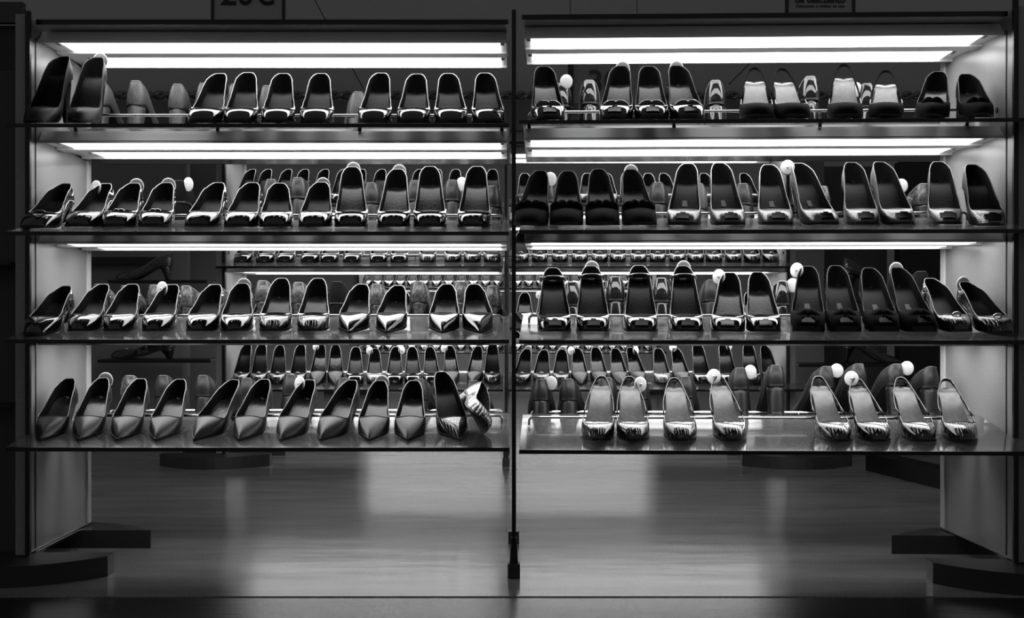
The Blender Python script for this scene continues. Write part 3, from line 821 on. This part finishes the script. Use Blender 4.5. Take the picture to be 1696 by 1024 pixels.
# the most distant case: whole small shoes, one mesh each
def tiny_shoe():
    parts, sh = shoe_meshes('patent_tip', 0.10)
    vs, fs, ms, mi = [], [], [], []
    for nm, me, _ in parts:
        o = len(vs); vs += [v.co[:] for v in me.vertices]; fs += [tuple(i+o for i in p.vertices) for p in me.polygons]
        m = me.materials[0]
        if m not in ms: ms.append(m)
        mi += [ms.index(m)]*len(me.polygons)
    me = bpy.data.meshes.new('pump'); me.from_pydata(vs, [], fs)
    for m in ms: me.materials.append(m)
    me.polygons.foreach_set('material_index', mi); me.polygons.foreach_set('use_smooth', [True]*len(fs)); me.update()
    return me
TINY = tiny_shoe()
for row in (2, 0):
    for sd, (a, b) in (('L', (598, 825)), ('R', (856, 1075))):
        lo, hi = (-0.965, -0.05) if sd == 'L' else (0.05, 0.965)
        xs = cols(a, b, 12)
        for i, m in enumerate(front_row(M_TL, row, [(x, lerp(CX, x, 0.975)) for x in xs], 0.88, lo, hi, [0.07]*12)):
            o = link('pump', TINY, None, m)
            tag(o, 'tiny pump in the most distant case, %s from left, %s shelf, %s half' % (ORD[i], SHN[row], 'left' if sd == 'L' else 'right'), 'shoe', 'shoes in the most distant case')

# ------------------------------------------------------------------ signs on and behind the cases
def text_mesh(s, size, m, align='CENTER', bold=0.0):
    c = bpy.data.curves.new('lettering', 'FONT'); c.body = s; c.size = size; c.align_x = align
    c.extrude = 0.0004; c.offset = bold; c.resolution_u = 4
    o = bpy.data.objects.new('lettering', c); COL.objects.link(o)
    dg = bpy.context.evaluated_depsgraph_get(); dg.update()
    me = bpy.data.meshes.new_from_object(o.evaluated_get(dg)); bpy.data.objects.remove(o)
    me.materials.clear(); me.materials.append(m); me.name = 'lettering'
    return me
M_CARD = mat('grey sign card', 0.30, 0.6); M_INK = mat('black ink', 0.004, 0.6)
def sign(label, x0, x1, y_bot, h, Y, lines, base_z=None):
    a, b = px(x0, y_bot, Y), px(x1, y_bot, Y)
    w = b.x-a.x; z = base_z if base_z is not None else a.z
    root = empty('sign_holder', Matrix.Translation(((a.x+b.x)/2, Y, z))); tag(root, label, 'sign')
    build(MB().box(-w/2+0.004, w/2-0.004, 0, 0.002, 0.004, h), 'card', M_CARD, root)
    for s in (-1, 1): build(MB().box(s*w/2-0.003, s*w/2+0.003, -0.003, 0.006, 0, h), 'side_frame', M_BLACK, root)
    build(MB().box(-w/2, w/2, -0.012, 0.02, 0, 0.004), 'holder_base', M_BLACK, root)
    for (s, size, dx, dz, bold) in lines:
        t = link('lettering', text_mesh(s, size, M_INK, 'CENTER', bold), root)
        t.rotation_euler = (PI/2, 0, 0); t.location = (dx, -0.001, dz)
    return root
TOPZ = 1.1835
dp = (0.25-CAM_Y)/F_PX
sign('grey price card reading 20€ standing on the left case', 352, 470, 33, 0.16, 0.25, [('20€', 0.075, 0, 0.057, 0.001)], TOPZ)
sign('grey discount card standing on the right case', 1303, 1414, 26, 0.16, 0.19, [('de descuento', 0.020, 0, 0.0467, 0.0004), ('Descuento a realizar en caja', 0.0092, 0, 0.0369, 0.0)], TOPZ)
a = px(945, 28, 0.22); b = px(1092, 28, 0.22)
root = empty('sign_tray', Matrix.Translation(((a.x+b.x)/2, 0.22, TOPZ))); tag(root, 'low dark tray lying on top of the right case', 'tray')
w = b.x-a.x
build(MB().box(-w/2, w/2, 0, 0.10, 0, 0.003), 'tray_base', M_FOOT, root)
build(MB().box(-w/2, w/2, 0, 0.003, 0.003, 0.012), 'tray_rim', M_BLACK, root)
build(MB().box(-w/2, w/2, 0.097, 0.10, 0.003, 0.012), 'tray_rim', M_BLACK, root)
for s in (-0.034, 0.022): build(MB().box(s-0.0035, s+0.0035, -0.002, 0.0, 0.003, 0.011), 'tray_clip', mat('dull metal', 0.15, 0.4), root)
# small tilted frame lying on the right case
c = px(1522, 22, 0.3)
fr = empty('card_frame', Matrix.Translation((c.x, 0.3, TOPZ+0.003))); tag(fr, 'small tilted dark frame lying on top of the right case', 'frame')
q = [(-0.045, 0.0, 0.0), (0.02, 0.0, 0.0), (0.04, 0.10, 0.03), (-0.025, 0.10, 0.03)]
build(MB().tube(q, 0.0025, 6, True), 'frame_edge', M_BLACK, fr, True)
build(MB().add(q + [(x, y, z+0.001) for x, y, z in q], [(3,2,1,0),(4,5,6,7),(0,1,5,4),(1,2,6,5),(2,3,7,6),(3,0,4,7)]), 'card', M_CARD, fr)
# sign with 30 standing in the aisle beyond the right case
sg = empty('hanging_sign', Matrix.Translation(px(1000, 160, 1.5))); tag(sg, 'grey sign with large 30 seen behind the right case top shelf', 'sign')
sw = (1060-945)*4.1/F_PX
build(MB().box(-sw/2, sw/2, 0.004, 0.007, -0.02, 0.22), 'card', mat('sign card dim', 0.30, 0.7), sg)
build(MB().box(-sw/2-0.004, -sw/2+0.014, -0.002, 0.008, -0.03, 0.22), 'side_frame', M_BLACK, sg)
t = link('lettering', text_mesh('30', 0.105, mat('dark grey ink', 0.05, 0.6), 'CENTER', 0.002), sg); t.rotation_euler = (PI/2, 0, 0); t.location = (0.0, 0.002, 0.012)
build(MB().tube([(-sw/2+0.004, 0.004, 0.22), (-sw/2+0.004, 0.004, 2.6)], 0.0012, 6), 'hanging_wire', M_BLACK, sg)
build(MB().tube([(sw/2-0.004, 0.004, 0.22), (sw/2-0.004, 0.004, 2.6)], 0.0012, 6), 'hanging_wire', M_BLACK, sg)

# ------------------------------------------------------------------ things around the cases
# neighbouring case to the left, a dark board with a window and two shelf ends
nb = empty('neighbour_case', Matrix.Translation((-1.40, 0.20, 0))); tag(nb, 'dark grey board of the neighbouring case at the left edge', 'panel')
M_NB = mat('dark grey board', 0.07, 0.7)
build(MB().box(-0.5, 0.335, 0, 0.02, 0.0, 1.085), 'board', M_NB, nb)
build(MB().box(-0.5, 0.335, 0.03, 0.04, 1.085, 1.19), 'dark_window', M_BLACK, nb)
build(MB().box(-0.5, 0.335, 0, 0.02, 1.19, 1.235), 'board', M_NB, nb)
for z in (px(0, 437, 0.17).z, px(0, 671, 0.17).z):
    build(MB().box(-0.4, 0.325, -0.05, -0.001, z-0.004, z+0.004), 'shelf_end', M_EDGE, nb)
lt = px(-40, 4, 0.15)

# side walls behind, with single-shoe ledges
def wall(name, x0, x1, Y, z1, m):
    o = build(MB().box(x0, x1, Y, Y+0.08, 0, z1), name, m); tag(o, kind='structure'); return o
M_WALL2 = mat('pale grey partition', 0.20, 0.7, noise=(300, 0.12))
xa = px(302, 0, 3.2).x; xb = px(130, 0, 3.2).x
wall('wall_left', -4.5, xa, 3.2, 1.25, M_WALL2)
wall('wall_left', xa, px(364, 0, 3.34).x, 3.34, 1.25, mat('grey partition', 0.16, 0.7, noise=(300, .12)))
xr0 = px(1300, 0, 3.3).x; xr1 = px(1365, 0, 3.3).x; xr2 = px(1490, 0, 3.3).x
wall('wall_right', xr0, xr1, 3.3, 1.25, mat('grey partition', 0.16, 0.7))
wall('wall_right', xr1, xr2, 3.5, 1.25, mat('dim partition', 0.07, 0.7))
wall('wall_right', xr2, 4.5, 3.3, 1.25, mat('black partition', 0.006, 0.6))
def ledge(x0, x1, y, Y, th, label):
    a, b = px(x0, y, Y), px(x1, y, Y)
    o = build(MB().box(a.x, b.x, Y-0.10, Y+0.10, a.z-th/2, a.z+th/2), 'wall_shelf', M_BLACK); bevel(o, 0.003)
    tag(o, label, 'shelf'); return a.z+th/2
def side_shoe(style, H, x_toe, Y, z, yaw, label, sc=1.0):
    p = px(x_toe, 500, Y)
    o = place_shoe(style, H, Matrix.Translation((p.x, Y, z+0.0005)) @ Matrix.Rotation(math.radians(yaw), 4, 'Z') @ Matrix.Scale(sc, 4)); tag(o, label, 'shoe', 'single shoes on the wall ledges')
z1 = ledge(190, 352, 467, 3.0, 0.012, 'thin black wall ledge beyond the left case, upper of two')
side_shoe('back_snake', .10, 192, 3.0, z1, -88, 'dark pointed shoe in profile on the upper left wall ledge', 1.2)
z2 = ledge(173, 358, 597, 3.0, 0.014, 'thin black wall ledge beyond the left case, lower of two')
side_shoe('ring_flat', .075, 184, 3.0, z2, -88, 'low black shoe in profile on the lower left wall ledge', 1.35)
o = build(MB().box(px(100,0,3.1).x, px(262,0,3.1).x, 3.14, 3.195, px(0,437,3.1).z, px(0,425,3.1).z), 'wall_rail', M_BLACK); tag(o, 'black rail across the wall above the left ledges', 'rail')
z3 = ledge(1314, 1490, 604, 3.1, 0.014, 'thin black wall ledge beyond the right case, lower of two')
side_shoe('dark_pt', .11, 1494, 3.1, z3, 88, 'black pointed shoe in profile on the lower right wall ledge', 1.3)
z4 = ledge(1360, 1505, 500, 3.1, 0.012, 'thin black wall ledge beyond the right case, upper of two')
side_shoe('dark_pt', .14, 1500, 3.1, z4, 88, 'tall black shoe in profile on the upper right wall ledge', 1.35)
# dark sloping bench rail on the floor behind the right case
a = px(1455, 745, 1.75); b = px(1590, 795, 1.4)
o = build(MB().add([(1.25,1.95,0.0),(1.33,1.95,0.0),(1.52,1.05,0.0),(1.44,1.05,0.0),(1.25,1.95,0.06),(1.33,1.95,0.06),(1.52,1.05,0.06),(1.44,1.05,0.06)],
                [(0,1,2,3),(7,6,5,4),(0,4,5,1),(1,5,6,2),(2,6,7,3),(3,7,4,0)]), 'floor_rail', M_BLACK); tag(o, 'dark low rail running along the floor behind the right case', 'rail')
# garland on the back wall, a twisted rope
gy = 8.5; n = 260
gz = px(0, 158, gy).z
g = empty('rope_garland', Matrix.Translation((0, gy, gz))); tag(g, 'dark twisted garland running across the far wall', 'garland')
for ph in (0, PI):
    pts = [(-4+8*i/n, 0.03*math.sin(i*0.9+ph), 0.022*math.cos(i*0.9+ph)) for i in range(n+1)]
    build(MB().tube(pts, 0.02, 6), 'strand', mat('garland', 0.12, 0.2, coat=0.6), g, True)
o = build(MB().box(-4, 4, 8.5, 8.6, gz-0.30, gz-0.05), 'wall_panel', mat('dark wall panel', 0.14, 0.7)); tag(o, 'darker horizontal panel on the far wall below the garland', 'panel')
# thin hanging cables seen above and behind the cases
for i, (x0, y0, x1, y1) in enumerate(((374, -267, 602, 147), (1207, 140, 1614, -267))):
    a, b = px(x0, y0, 2.4), px(x1, y1, 2.4)
    o = build(MB().tube([a, b], 0.0022, 6), 'cable', M_BLACK)
    tag(o, ['thin dark slanting cable behind the left case', 'thin dark slanting cable behind the right case'][i], 'cable')
